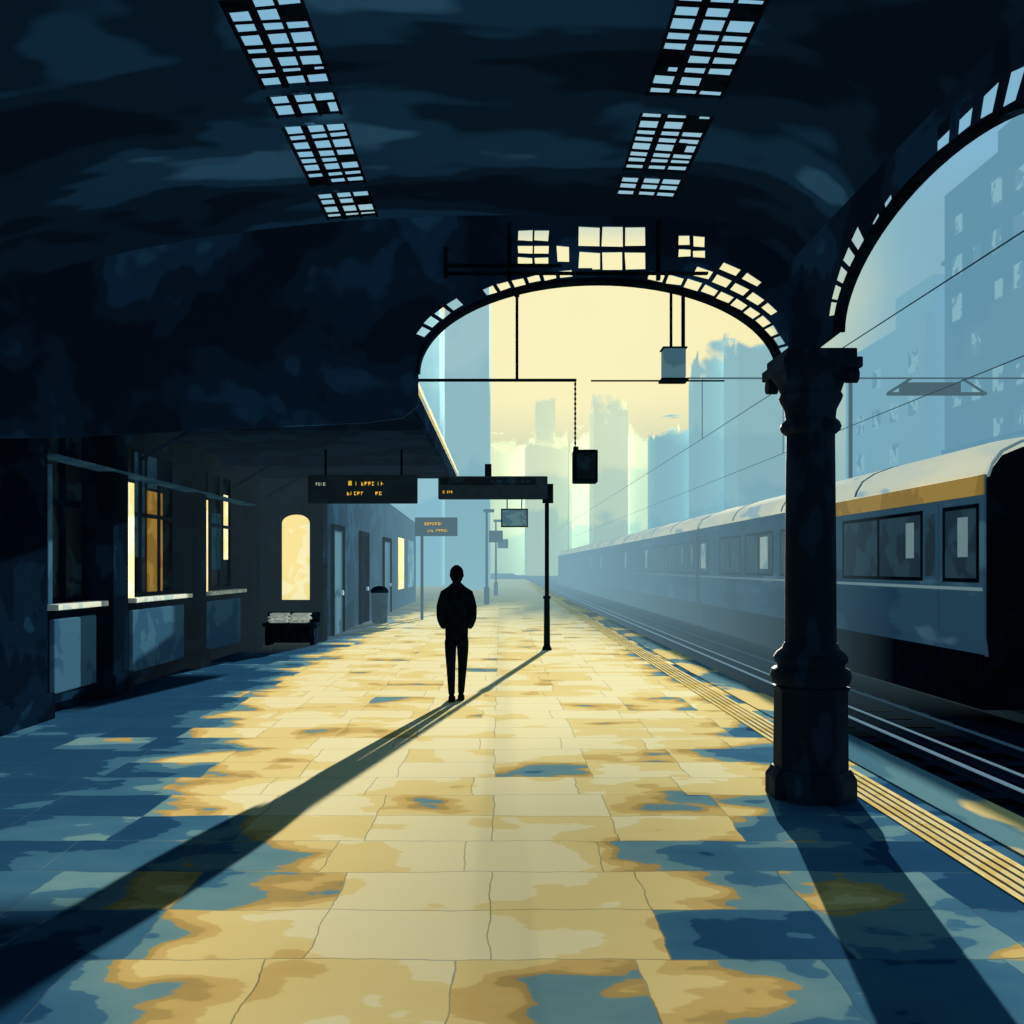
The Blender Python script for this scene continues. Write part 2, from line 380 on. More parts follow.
# end screen with arched opening and fanlights
AX, AZ, AA, AB = .814, 3.35, 1.488, .75
outer = [(-5.42, 2.80), (-3.6, 2.82), (-2.4, 2.88), (-1.1, 2.94), (-.8, 2.98), (-.674, 3.08)]
for i in range(0, 49):
    a = math.pi-math.pi*i/48; outer.append((AX+AA*math.cos(a), AZ+AB*math.sin(a)))
outer += [(2.302, 3.3), (2.56, 3.3), (2.56, 4.1), (2.44, 4.1)]
outer += [(x, zv(x)) for x in reversed(xs[:-1])]
holes = []
def rects(x0, x1, cols, zs, g=.018, tilt=0):
    wd = (x1-x0)/cols
    for c_ in range(cols):
        for z0, z1 in zs:
            j = lambda: random.uniform(-.006, .006)
            dz = -tilt*(c_+.5)
            holes.append([(x0+c_*wd+g/2+j(), z0+dz+j()), (x0+(c_+1)*wd-g/2+j(), z0+dz+j()), (x0+(c_+1)*wd-g/2+j(), z1+dz+j()), (x0+c_*wd+g/2+j(), z1+dz+j())])
rects(.64, 1.21, 3, [(4.385, 4.56), (4.195, 4.35)])
rects(.14, .41, 2, [(4.43, 4.53), (4.33, 4.41), (4.235, 4.31)])
rects(.46, .58, 1, [(4.26, 4.40)])
rects(1.46, 1.70, 2, [(4.40, 4.50), (4.31, 4.38)], tilt=.012)
def ring(ts, dt_, o0, o1, c0=AX, c1=AZ, a=AA, b=AB, dst=None):
    for t0 in ts:
        pts = []
        for tt, oo in ((t0, o0), (t0+dt_, o0), (t0+dt_, o1), (t0, o1)):
            j = random.uniform(-.007, .007)
            pts.append((c0+(a+oo+j)*math.cos(R(tt)), c1+(b+oo+j)*math.sin(R(tt))))
        (holes if dst is None else dst).append(pts)
ring([10, 16, 22, 28, 34, 40, 46, 52, 58, 64, 70], 4.9, .04, .125)
ring([31, 37.5, 44, 50.5, 57], 5.0, .155, .245)
ring([43, 50.5], 5.4, .28, .36)
ring([92, 98, 103, 108, 113, 118, 123], 4.0, .04, .11)
ring([136, 142, 148, 154], 4.8, .05, .14)
es = MB().plate(outer, holes, .05, 'Y', 7.42).build('wall_back', 'screen'); struct(es, 'dark end screen with arched opening and small fanlight panes')
secs = []
for i in range(0, 49):
    a = math.pi-math.pi*i/48; ca, sa = math.cos(a), math.sin(a)
    secs.append([(AX+(AA+u)*ca, y, AZ+(AB+u)*sa) for u, y in ((-.012, 7.36), (.018, 7.36), (.018, 7.48), (-.012, 7.48))])
struct(MB().loft(secs).build('trim_7', 'iron'), 'moulding of the end arch')
struct(MB().box(-.45, 1.7, 7.34, 7.39, 4.145, 4.16).box(.06, .09, 7.34, 7.39, 4.1, 4.56).box(1.28, 1.31, 7.34, 7.39, 4.1, 4.58).box(-.46, -.43, 7.34, 7.39, 4.12, 4.36).box(-.45, .5, 7.34, 7.39, 4.21, 4.225).build('trim_8', 'iron'), 'iron glazing rails over the end arch')

# right arcade
CX = 2.38
out = [(-1.3, 3.37)]
for yc in (1.05, 4.95):
    for i in range(0, 33):
        a = math.pi-math.pi*i/32; out.append((yc+1.37*math.cos(a), 3.4+.56*math.sin(a)))
out += [(7.38, 3.37), (7.38, 4.24), (-1.3, 4.24)]
hs = []
for yc in (1.05, 4.95):
    ring([12, 20, 28, 36, 44], 6.8, .05, .27, yc, 3.4, 1.37, .56, hs)
    ring([56, 64], 6, .05, .12, yc, 3.4, 1.37, .56, hs)
    ring([91, 100, 109, 118, 127, 136, 145, 154], 7.4, .04, .20, yc, 3.4, 1.37, .56, hs)
ar = MB().plate(out, hs, .03, 'X', CX).build('wall_right', 'screen'); struct(ar, 'iron arcade of low arches along the open side')
for n_, yc in ((9, 1.05), (10, 4.95)):
    secs = []
    for i in range(0, 33):
        a = math.pi-math.pi*i/32; ca, sa = math.cos(a), math.sin(a)
        secs.append([(x, yc+(1.37+u)*ca, 3.4+(.56+u)*sa) for u, x in ((-.012, CX-.04), (.012, CX-.04), (.012, CX+.04), (-.012, CX+.04))])
    struct(MB().loft(secs).build('trim_%d' % n_, 'iron'), 'moulding of an arcade arch')

# columns
def column(y, label):
    r = thing('iron_column', label, 'column', (CX, y, 0), 'arcade columns')
    MB().lathe([(.31, 0), (.31, .15), (.285, .19), (.27, .22)], CX, y, 8).build('plinth', 'column', r, .006)
    MB().lathe([(.255, .22), (.25, .80), (.27, .84)], CX, y, 8).build('pedestal', 'column', r, .006)
    MB().lathe([(.25, .84), (.285, .87), (.30, .92), (.285, .97), (.25, .99), (.25, 1.01), (.27, 1.03), (.275, 1.06), (.25, 1.10), (.21, 1.13), (.195, 1.17)], CX, y, 32).build('base_ring', 'column', r, smooth=True)
    MB().lathe([(.19, 1.15), (.187, 1.8), (.178, 2.80)], CX, y, 32).build('shaft', 'column', r, smooth=True)
    MB().lathe([(.18, 2.76), (.215, 2.79), (.225, 2.82), (.215, 2.85), (.185, 2.88)], CX, y, 32).build('neck_ring', 'column', r, smooth=True)
    c_ = MB().lathe([(.18, 2.86), (.19, 2.95), (.225, 3.02), (.235, 3.05), (.22, 3.08), (.24, 3.14), (.28, 3.20), (.29, 3.22)], CX, y, 32).build('capital', 'column', r, smooth=True)
    for sx in (-1, 1):
        for sy in (-1, 1):
            MB().cyl((CX+sx*.22-.03*sx, y+sy*.22, 3.17), (CX+sx*.22+.05*sx, y+sy*.22, 3.17), .055).build('volute', 'column', c_, smooth=True)
    MB().box(CX-.29, CX+.29, y-.29, y+.29, 3.22, 3.30).box(CX-.26, CX+.26, y-.26, y+.26, 3.30, 3.37).build('abacus', 'column', r, .01)
    return r
column(6.9, 'dark cast iron column with flared capital standing by the yellow strip')
column(3.0, 'nearer arcade column just right of the view')
column(-.9, 'arcade column behind the viewer')

# left wall with windows
WN = [(10.75, 12.0), (13.05, 15.3), (16.4, 18.6)]
WT = 3.6
outer = [(-1.3, 0), (21.2, 0), (21.2, 4.7), (-1.3, 4.7)]
hs = [[(a, 1.3), (b, 1.3), (b, WT), (a, WT)] for a, b in WN]
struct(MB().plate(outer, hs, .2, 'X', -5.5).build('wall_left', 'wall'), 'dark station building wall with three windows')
tn = 11
for a, b in ((9.2, 10.35), (12.1, 12.6), (15.5, 15.95), (18.9, 19.5)):
    struct(MB().box(-5.4, -5.2, a, b, 0, 3.84).box(-5.42, -5.14, a-.06, b+.06, 0, .3).box(-5.42, -5.15, a-.05, b+.05, 3.5, 3.65).build('trim_%d' % tn, 'wall', bevel=.01), 'pilaster on the station wall'); tn += 1
struct(MB().box(-5.4, -5.12, 10.4, 18.9, 3.035, 3.055).build('trim_%d' % tn, 'panel'), 'thin rail along the wall above the windows'); tn += 1
for k, (a, b) in enumerate(WN):
    gl = MB().box(-5.58, -5.56, a, b, 1.3, WT).build('window_%d' % wn, 'glass'); struct(gl, ['window with dark glass nearest the viewer', 'window with ochre glow painted in', 'window with pale panes'][k]); wn += 1
    f = MB()
    nb = 2 if k == 0 else 3
    for i in range(nb+1):
        y = a+(b-a)*i/nb; f.box(-5.56, -5.50, y-.035, y+.035, 1.3, WT)
    for z in (1.33, 2.55, WT-.04): f.box(-5.56, -5.50, a, b, z-.03, z+.03)
    f.build('window_frame', 'wall', gl)
    MB().box(-5.5, -5.25, a-.05, b+.08, 1.23, 1.30).build('window_sill', 'pale', gl, .01)
    MB().box(-5.41, -5.385, a-.02, a+(.08 if k == 0 else .20), 1.3, 2.98).build('lit_jamb_strip', 'panel' if k == 0 else 'creamlit', gl)  # glowing strip paints the light along the window reveal
    MB().box(-5.39, -5.33, a, b-.1, .22, 1.12).build('lower_panel', 'panel', gl, .02)
    MB().box(-5.40, -5.31, a-.06, b-.02, .12, .2).build('skirting', 'wall', gl)
    if k == 0:
        MB().box(-5.55, -5.53, 10.95, 11.1, 2.2, 2.9).build('blind_or_glow', 'panel', gl)
    if k == 1:
        MB().box(-5.55, -5.53, 14.15, 14.75, 1.36, 2.95).build('blind_or_glow', 'ochre', gl)  # self-glowing panel, yellow light painted into the window
        MB().box(-5.55, -5.53, 13.65, 14.0, 1.9, 3.5).build('blind_or_glow', 'panel', gl)
        MB().box(-5.55, -5.53, 14.15, 14.6, 3.0, 3.5).build('blind_or_glow', 'panel', gl)
    if k == 2:
        MB().box(-5.55, -5.53, 17.2, 17.85, 1.7, 2.8).build('blind_or_glow', 'panel', gl)
        MB().box(-5.55, -5.53, 18.05, 18.3, 1.9, 3.2).build('blind_or_glow', 'creamlit', gl)  # glowing cream panel, warm light painted into the panes
ah = [(-5.12, .98), (-4.44, .98)]+[(-4.78+.34*math.cos(math.pi*i/12), 2.78+.20*math.sin(math.pi*i/12)) for i in range(13)]
struct(MB().plate([(-5.6, 0), (-4.3, 0), (-4.3, 4.5), (-5.6, 4.5)], [ah], .2, 'Y', 21.1).build('wall_front', 'wall'), 'end wall of the further building facing the viewer')
g_ = struct(MB().box(-5.14, -4.42, 21.14, 21.17, .98, 3.0).build('window_%d' % wn, 'creamlit'), 'brightly lit round topped yellow window in the end wall'); wn += 1
MB().box(-5.14, -4.42, 20.92, 21.02, .92, .98).build('window_sill', 'wall', g_)
struct(MB().plate([(21.2, 0), (46, 0), (46, 4.0), (21.2, 4.5)], [], .2, 'X', -4.4).build('wall_side', 'far_wall'), 'hazy wall of the further building')
dn = 1
for a, b in ((23.0, 24.4), (27.5, 29.0), (33, 35)):
    d_ = struct(MB().box(-4.3, -4.27, a, b, 0, 2.7).build('door_%d' % dn, 'far_door' if dn != 2 else 'wall'), ['pale blue door of the further building', 'dark door of the further building', 'hazy pale door far along the wall'][dn-1]); dn += 1
    MB().box(-4.3, -4.22, a-.12, a, 0, 2.85).box(-4.3, -4.22, b, b+.12, 0, 2.85).box(-4.3, -4.22, a, b, 2.7, 2.85).build('door_frame', 'wall', d_)
    MB().box(-4.27, -4.2, b-.25, b-.17, 1.0, 1.12).build('door_handle', 'rail', d_)
for k, (a, b) in enumerate(((38, 40), (42, 44.5))):
    struct(MB().box(-4.3, -4.26, a, b, .8, 3.0).build('window_%d' % wn, 'tw' if k else 'creamlit'), 'far pale window of the further building'); wn += 1
struct(MB().box(-4.42, -4.12, 20.95, 21.5, 0, 4.3).build('trim_%d' % tn, 'wall'), 'corner pilaster of the further building'); tn += 1

# canopy
r = thing('platform_canopy', 'long dark canopy with curved rim painted pale as a sunlit edge over the station wall', 'canopy', (-3.2, 14, 3.85))
prof = [(-5.4, 3.85), (-1.0, 3.85), (-1.0, 3.93), (-1.05, 4.06), (-1.2, 4.2), (-1.5, 4.33), (-2.0, 4.42), (-5.4, 4.5)]
MB().loft([[(x, y, z) for x, z in prof] for y in (7.55, 20.6)]).build('roof', 'canopy', r)
rp = [(-.985, 3.78), (-.955, 3.78), (-.955, 3.95), (-1.02, 4.08), (-1.19, 4.23), (-1.5, 4.36), (-1.5, 4.33), (-1.2, 4.20), (-1.05, 4.06), (-1.0, 3.93)]
MB().loft([[(x, y, z) for x, z in rp] for y in (20.45, 20.66)]).box(-1.0, -.96, 7.6, 20.6, 3.86, 3.93).build('rim', 'rim', r)
MB().box(-1.06, -1.0, 7.6, 20.6, 3.62, 3.86).build('fascia', 'canopy', r)
for y in (9.5, 13, 17.5, 20):
    MB().cyl((-5.2, y, 3.3), (-4.4, y, 3.76), .03, seg=8).box(-5.4, -1.1, y-.05, y+.05, 3.72, 3.86).build('bracket', 'canopy', r)

# ------------------------------------------------------------------ hanging fittings at the end arch
Y0 = 7.42
r = thing('hanging_bar', 'thin dark rod and crossbar hung from the left of the arch', 'hanging bar', (.14, Y0, 4.05))
MB().cyl((.14, Y0, 3.29), (.14, Y0, 4.04), .012, seg=8).box(.12, .16, Y0-.02, Y0+.02, 3.98, 4.03).build('rod', 'iron', r)
MB().cyl((-.68, Y0, 3.29), (.63, Y0, 3.29), .013, seg=8).build('crossbar', 'iron', r)
r = thing('hanging_speaker', 'small dark box speaker hung on a chain under the crossbar', 'speaker', (.63, Y0, 2.44))
o = MB()
o.cyl((.62, Y0, 2.72), (.62, Y0, 3.29), .005, seg=8)
for k in range(14):
    z = 2.72+k*.0405; o.cyl((.62, Y0, z), (.62, Y0, z+.022), .009, seg=8)
o.build('chain', 'iron', r)
MB().box(.60, .80, Y0-.08, Y0+.08, 2.44, 2.71).build('case', 'iron', r, .012)
MB().box(.625, .775, Y0-.09, Y0-.08, 2.47, 2.68).build('grille', 'glass', r, .004)
MB().box(.605, .645, Y0-.03, Y0+.03, 2.71, 2.74).build('lug', 'iron', r)
r = thing('hanging_lantern', 'boxy blue lantern between two rods hung from the right of the arch', 'lantern', (1.45, Y0, 3.28))
MB().cyl((1.41, Y0, 3.52), (1.41, Y0, 4.02), .012, seg=8).build('rod', 'iron', r)
MB().cyl((1.51, Y0, 3.28), (1.51, Y0, 3.99), .016, seg=8).build('rod', 'iron', r)
MB().box(1.34, 1.52, Y0-.07, Y0+.07, 3.30, 3.54).build('lamp_box', 'lampblue', r, .01)
MB().box(1.33, 1.53, Y0-.08, Y0+.08, 3.54, 3.55).build('lamp_cap', 'iron', r)
MB().box(1.32, 1.54, Y0-.08, Y0+.08, 3.275, 3.295).build('lamp_foot', 'iron', r)
MB().cyl((.75, Y0, 3.285), (1.85, Y0, 3.285), .007, seg=8).build('crossbar', 'iron', r)

# ------------------------------------------------------------------ signs
def glyphs(mb, x0, x1, z, h, y, gap=.35):
    x = x0
    while x < x1:
        wd = random.uniform(.45, .8)*h
        mb.box(x, x+wd*.3, y-.004, y, z, z+h)
        if random.random() < .6: mb.box(x, x+wd, y-.004, y, z+h*.75, z+h)
        if random.random() < .5: mb.box(x, x+wd*.9, y-.004, y, z+h*.4, z+h*.62)
        if random.random() < .5: mb.box(x, x+wd, y-.004, y, z, z+h*.25)
        x += wd+h*gap
        if random.random() < .15: x += h*.7
def board(name, label, x0, x1, y, z0, z1, mt='sign'):
    r = thing(name, label, 'departure board', ((x0+x1)/2, y, z0))
    MB().box(x0, x1, y-.09, y+.09, z0, z1).build('case', mt, r, .02)
    MB().box(x0+.05, x1-.05, y-.10, y-.088, z0+.05, z1-.05).build('screen', mt, r)
    return r
r = board('departure_board', 'wide departure board with amber text hung under the dark canopy', -3.40, -1.47, 16, 2.88, 3.38)
g = MB(); glyphs(g, -2.55, -2.05, 3.19, .065, 15.898); glyphs(g, -2.70, -2.45, 3.02, .06, 15.898); glyphs(g, -2.2, -2.1, 3.02, .06, 15.898)
g.box(-2.68, -2.62, 15.894, 15.898, 3.19, 3.27)
g.build('amber_text', 'amber', r)
g = MB(); glyphs(g, -3.25, -3.1, 3.19, .05, 15.898); g.build('white_text', 'whiteled', r)
MB().cyl((-3.1, 16, 3.36), (-3.1, 16, 3.84), .02, seg=8).build('hanger', 'iron', r)
MB().cyl((-1.75, 16, 3.36), (-1.75, 16, 3.84), .02, seg=8).build('hanger', 'iron', r)

r = thing('platform_sign', 'long dark platform sign cantilevered from a slim post', 'sign', (.99, 19, 0))
MB().box(-1.30, 1.0, 18.9, 19.1, 3.18, 3.66).build('sign_box', 'sign', r, .02)
MB().box(-1.25, .75, 18.88, 18.9, 3.47, 3.62).build('header', 'glass', r)
g = MB(); glyphs(g, -1.2, -1.0, 3.30, .05, 18.898); g.build('amber_text', 'amber', r)
g = MB(); glyphs(g, -.2, .6, 3.52, .05, 18.878); g.build('white_text', 'panel', r)
MB().box(.9, 1.12, 18.92, 19.08, 3.1, 3.5).cyl((.99, 19, 0), (.99, 19, 3.3), .045).build('post', 'iron', r)
MB().cyl((.99, 19, .1), (.99, 19, 1.1), .068, .06).cyl((.99, 19, 0), (.99, 19, .1), .11, .07).cyl((.99, 19, 1.08), (.99, 19, 1.14), .08).build('post_sleeve', 'iron', r)
MB().box(-.32, -.18, 18.93, 19.07, 3.66, 3.92).build('camera_box', 'iron', r, .01)
r = thing('small_hanging_sign', 'small blue sign hung under the long platform sign', 'sign', (.3, 19, 2.62))
MB().box(.05, .56, 18.95, 19.05, 2.62, 2.95).build('panel', 'lampblue', r, .01)
MB().box(.02, .59, 18.96, 19.04, 2.59, 2.63).box(.02, .59, 18.96, 19.04, 2.94, 2.98).box(.02, .06, 18.96, 19.04, 2.59, 2.98).box(.55, .59, 18.96, 19.04, 2.59, 2.98).build('frame', 'sign', r)
for x in (.15, .46): MB().cyl((x, 19, 2.96), (x, 19, 3.18), .014, seg=6).build('hanger', 'iron', r)

r = board('departure_board', 'smaller hazy departure board on a post behind the first', -2.83, -1.42, 30, 2.78, 3.40, 'sign_far')
g = MB(); glyphs(g, -2.5, -1.9, 3.14, .09, 29.898); glyphs(g, -2.4, -1.7, 2.92, .08, 29.898); g.build('amber_text', 'amber', r)
MB().cyl((-2.6, 30, 0), (-2.6, 30, 2.8), .05).build('post', 'pole_far', r)
for x, y, h, l in ((-.62, 42, 4.4, 'hazy lamp post left of the vanishing tracks'), (-.25, 55, 4.6, 'fainter second lamp post further down the platform')):
    r = thing('lamp_post', l, 'lamp post', (x, y, 0), 'far lamp posts')
    MB().cyl((x, y, 0), (x, y, h), .07, .05).cyl((x, y, 0), (x, y, .8), .13).build('pole', 'pole_far', r)
    MB().box(x-.15, x+.35, y-.1, y+.1, h-.1, h+.05).build('lamp_head', 'pole_far', r, .03)
    MB().box(x+.1, x+.75, y-.05, y+.05, 2.9, 3.45).build('name_plate', 'pole_far', r)

# bench with papers, bin
r = thing('platform_bench', 'low dark bench against the end wall', 'bench', (-4.75, 20.3, 0))
MB().box(-5.3, -4.1, 20.05, 20.55, .42, .50).build('seat', 'bench', r, .02)
MB().box(-5.3, -4.1, 20.5, 20.6, .5, .72).build('backrest', 'bench', r, .02)
for x in (-5.2, -4.2): MB().box(x-.05, x+.05, 20.1, 20.5, 0, .42).build('leg', 'bench', r)
MB().box(-5.15, -4.25, 20.15, 20.45, .05, .40).build('under_box', 'bench', r, .03)
for k, (x, z, l) in enumerate(((-4.97, .5, 'pale stack of papers at the left end of the bench'), (-4.48, .5, 'pale stack of papers at the right end of the bench'))):
    o = MB()
    for i in range(6):
        dx = random.uniform(-.04, .04); o.box(x-.19+dx, x+.19+dx, 20.12+dx*.5, 20.42+dx*.5, z+i*.035, z+i*.035+.035)
    tag(o.build('newspaper_stack', 'paper'), l, 'newspapers', 'papers on the bench')
def bin_(x, y, l):
    r = thing('litter_bin', l, 'litter bin', (x, y, 0))
    MB().lathe([(.2, 0), (.24, .05), (.26, .95)], x, y, 20).build('body', 'bin', r, smooth=True)
    MB().lathe([(.28, .95), (.28, 1.02), (.2, 1.12), (.05, 1.16)], x, y, 20).build('lid', 'bench', r, smooth=True)
bin_(-3.75, 28, 'rounded metal litter bin beside the further building')

# ------------------------------------------------------------------ track
def rail(x, y0, y1, top, l, hm='rail', hw=.036):
    r = thing('rail', l, 'rail', (x, (y0+y1)/2, -.6))
    MB().box(x-.07, x+.07, y0, y1, -.53, -.515).box(x-.01, x+.01, y0, y1, -.53, top-.012).build('web', 'raildark', r)
    MB().box(x-hw, x+hw, y0, y1, top-.014, top).build('head', hm, r)
rail(5.1, -3, 110, -.43, 'shiny running rail nearest the platform', 'rail', .03)
rail(6.25, -3, 110, -.43, 'running rail beside the train', 'railmid')
rail(5.5, -3, 110, -.44, 'thin conductor rail between the running rails', 'rail', .02)
rail(7.68, 8, 112, -.42, 'rail under the left wheels of the train', 'raildark')
rail(9.12, 8, 112, -.42, 'rail under the right wheels of the train', 'raildark')
s0 = MB().box(4.7, 6.65, 6, 6.24, -.6, -.53).build('sleeper', 'sleeper', bevel=.01)
tag(s0, 'dark sleeper under the rails beside the platform', 'sleeper', 'sleepers of the near track')
b0 = s0.location.copy()
for k in range(1, 58):
    s = s0.copy(); C.objects.link(s); s.location = (b0.x, b0.y+k*.72, b0.z)

# ------------------------------------------------------------------ train
TX, TC = 7.0, 8.4
def half(pts): return pts+[(2*TC-x, z) for x, z in reversed(pts)]
bodyp = half([(7.06, .45), (7.0, .75), (7.0, 3.05), (7.02, 3.12)])
roofp = half([(7.0, 3.09), (6.97, 3.12), (7.0, 3.22), (7.12, 3.42), (7.35, 3.57), (7.7, 3.70), (8.1, 3.77), (8.35, 3.78)])
WINS = [(.2, 1.15), (1.95, 5.3), (6.05, 9.4), (10.1, 12.6), (13.2, 15.6), (17.2, 18.3)]
def car(y, label):
    r = thing('train_carriage', label, 'train carriage', (TC, y, -.42), 'train carriages')
    L = 18.6
    MB().loft([[(x, yy, z) for x, z in bodyp] for yy in (y+.02, y+L)]).build('body', 'tbody', r)
    # roof with rounded, dropping ends
    secs = []
    for yy, dz, k in ((y-.03, -.16, .985), (y+.35, -.05, .996), (y+1.0, 0, 1), (y+L-1.0, 0, 1), (y+L-.35, -.05, .996), (y+L+.03, -.16, .985)):
        secs.append([(TC+(x-TC)*k, yy, z+dz*max(0, (z-3.12)/.66)) for x, z in roofp])
    MB().loft(secs).build('roof', 'troof', r, smooth=True)
    e = MB().loft([[(TC+(x-TC)*.975, yy, z) for x, z in half([(7.06, .3), (7.0, .75), (7.0, 3.0), (7.05, 3.16), (7.2, 3.36), (7.5, 3.48), (8.0, 3.57), (8.35, 3.59)])] for yy in (y-.06, y+.04)]).build('end_wall', 'tdark', r)
    MB().box(7.85, 8.95, y-.3, y-.05, .5, 2.9).build('gangway', 'tdark', e, .05)
    oo = half([(7.02, 3.05), (7.08, 3.22), (7.22, 3.40), (7.5, 3.54), (8.0, 3.61), (8.35, 3.63)])
    MB().loft([[(x, y-.10, z), (x, y-.02, z), (x, y-.02, z+.04), (x, y-.10, z+.04)] for x, z in oo]).build('end_rim', 'tline', e)
    for k in range(1, 4):
        yy = y+L*k/4
        secs = [[(TC+(x-TC)*1.006, yy-.04, z+.012), (TC+(x-TC)*1.006, yy+.04, z+.012), (TC+(x-TC)*.99, yy+.04, z-.01), (TC+(x-TC)*.99, yy-.04, z-.01)] for x, z in roofp[1:-1]]
        MB().loft(secs).build('roof_rib', 'tbody', r)
    for i, (a, b) in enumerate(WINS):
        f = MB()
        f.box(TX-.02, TX+.01, y+a-.05, y+b+.05, 1.52, 1.58).box(TX-.02, TX+.01, y+a-.05, y+b+.05, 2.62, 2.68).box(TX-.02, TX+.01, y+a-.05, y+a, 1.52, 2.68).box(TX-.02, TX+.01, y+b, y+b+.05, 1.52, 2.68)
        if b-a > 2: f.box(TX-.02, TX+.01, (2*y+a+b)/2-.03, (2*y+a+b)/2+.03, 1.52, 2.68)
        fo = f.build('window', 'tdark', r)
        MB().box(TX-.008, TX+.01, y+a, y+b, 1.58, 2.62).build('pane', 'twin', fo)
        if i in (3, 5):
            MB().box(TX-.012, TX+.01, y+a+.4, y+a+1.1, 1.7, 2.55).build('lit_pane', 'twinlit', fo)
        if i in (0, 1):
            MB().box(TX-.012, TX+.01, y+a+.25, y+a+.55, 1.9, 2.5).build('lit_pane', 'tline', fo)
    for a in (1.35, 16.2):
        d_ = MB().box(TX-.025, TX+.01, y+a, y+a+.5, .75, 2.75).build('door', 'tbody', r, .01)
        MB().box(TX-.03, TX+.01, y+a+.08, y+a+.42, 1.6, 2.6).build('door_window', 'twin', d_)
    MB().box(TX-.03, TX+.01, y+.05, y+L-.05, 1.40, 1.45).build('waist_line', 'tline', r)
    MB().box(TX-.02, TX+.01, y+.02, y+5.9, 2.80, 3.08).build('yellow_stripe', 'tstripe', r)
    MB().box(TX+.02, 9.78, y+.1, y+L-.1, -.34, .47).build('underframe', 'tdark', r, .03)
    for yy in (y+3.2, y+15.4):
        bg_ = MB().box(7.3, 9.5, yy-1.4, yy+1.4, -.38, -.1).build('bogie', 'tdark', r, .03)
        for dy in (-.95, .95):
            wm = MB()
            for x in (7.68, 9.12): wm.cyl((x-.06, yy+dy, .01), (x+.06, yy+dy, .01), .43, seg=24)
            wm.cyl((7.4, yy+dy, .01), (9.4, yy+dy, .01), .08)
            wm.build('wheelset', 'tdark', bg_)
    return r
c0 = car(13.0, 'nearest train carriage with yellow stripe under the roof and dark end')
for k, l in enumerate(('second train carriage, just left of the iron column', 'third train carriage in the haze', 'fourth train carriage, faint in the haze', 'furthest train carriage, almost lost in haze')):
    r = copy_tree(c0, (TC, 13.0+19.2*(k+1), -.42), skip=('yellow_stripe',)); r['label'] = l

# ------------------------------------------------------------------ overhead line
def wire(pts, rad, label):
    o = MB()
    for a, b in zip(pts, pts[1:]): o.cyl(a, b, rad, seg=6)
    tag(o.build('overhead_wire', 'pole_far'), label, 'wire')
wire([(6.0, 3, 5.62), (6.0, 28, 5.55), (6.0, 100, 5.6)], .011, 'upper overhead wire running above the near track')
wire([(8.4, 3, 5.15), (8.4, 28, 5.12), (8.4, 100, 5.2)], .011, 'lower overhead wire running above the train')
r = thing('line_gantry', 'thin overhead line gantry behind the train roof', 'gantry', (10.4, 26.7, -.6))
MB().cyl((10.4, 26.7, -.6), (10.4, 26.7, 8.1), .06, seg=8).build('mast', 'pole_far', r)
MB().cyl((16, 26.7, -.6), (16, 26.7, 7.6), .09, seg=8).build('mast', 'pole_far', r)
MB().box(5.6, 16, 26.67, 26.73, 7.33, 7.37).build('beam', 'pole_far', r)
MB().box(11.5, 14.4, 26.6, 26.8, 6.85, 6.92).box(11.9, 13.6, 26.55, 26.85, 6.92, 7.2).cyl((11.5, 26.7, 6.9), (12.2, 26.7, 7.35), .04, seg=6).cyl((14.4, 26.7, 6.9), (13.7, 26.7, 7.35), .04, seg=6).build('service_walkway', 'pole_far', r)
for x, z in ((6.0, 5.56), (8.4, 5.13)): MB().cyl((x, 26.7, z), (x, 26.7, 7.35), .014, seg=6).build('dropper', 'pole_far', r)

# ------------------------------------------------------------------ city
def tower(label, x0, x1, y0, y1, h, m, steps=()):
    r = thing('tower_block', label, 'building', ((x0+x1)/2, (y0+y1)/2, -.6), 'hazy city blocks')
    MB().box(x0, x1, y0, y1, -.6, h).build('walls', m, r)
    for (a, b, hh) in steps: MB().box(x0+(x1-x0)*a, x0+(x1-x0)*b, y0+.5, y1-.5, h*.7, hh).build('rooftop_block', m, r)
    return r
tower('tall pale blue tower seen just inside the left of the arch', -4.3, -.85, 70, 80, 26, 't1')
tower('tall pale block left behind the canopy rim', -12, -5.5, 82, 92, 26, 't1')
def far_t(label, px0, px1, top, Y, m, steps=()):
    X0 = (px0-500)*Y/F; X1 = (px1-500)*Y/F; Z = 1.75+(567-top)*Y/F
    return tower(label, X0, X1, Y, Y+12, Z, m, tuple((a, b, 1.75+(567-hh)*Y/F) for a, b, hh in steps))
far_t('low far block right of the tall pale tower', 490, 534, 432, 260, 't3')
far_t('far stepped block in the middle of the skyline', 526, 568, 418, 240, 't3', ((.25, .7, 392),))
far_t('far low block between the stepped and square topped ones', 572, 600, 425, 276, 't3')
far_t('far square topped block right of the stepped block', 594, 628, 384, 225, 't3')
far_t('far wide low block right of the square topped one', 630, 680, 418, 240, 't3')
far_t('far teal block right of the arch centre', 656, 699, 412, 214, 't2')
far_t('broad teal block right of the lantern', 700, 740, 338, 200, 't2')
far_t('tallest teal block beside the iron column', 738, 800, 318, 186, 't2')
r = thing('apartment_building', 'large blue apartment block with rows of windows behind the train', 'building', (31, 43, -.6), 'hazy city blocks')
MB().box(25, 38, 36, 50.6, -.6, 22.6).build('walls', 't4', r)
MB().box(26, 37, 38, 47, 22.6, 24.5).build('rooftop_block', 't4', r)
for c_ in range(7):
    for q_ in range(8):
        if random.random() < .3: continue
        y = 37+c_*1.95+random.uniform(-.1, .1); z = 3.5+q_*2.35; s_ = random.uniform(.2, 1)
        MB().box(24.93, 25.05, y, y+.45+.5*s_, z, z+.6+.8*s_).build('window', 'tw', r)
for z in (8.2, 18.8): MB().box(24.85, 25.1, 36, 50.7, z-.1, z+.1).build('cornice', 'tw2', r)
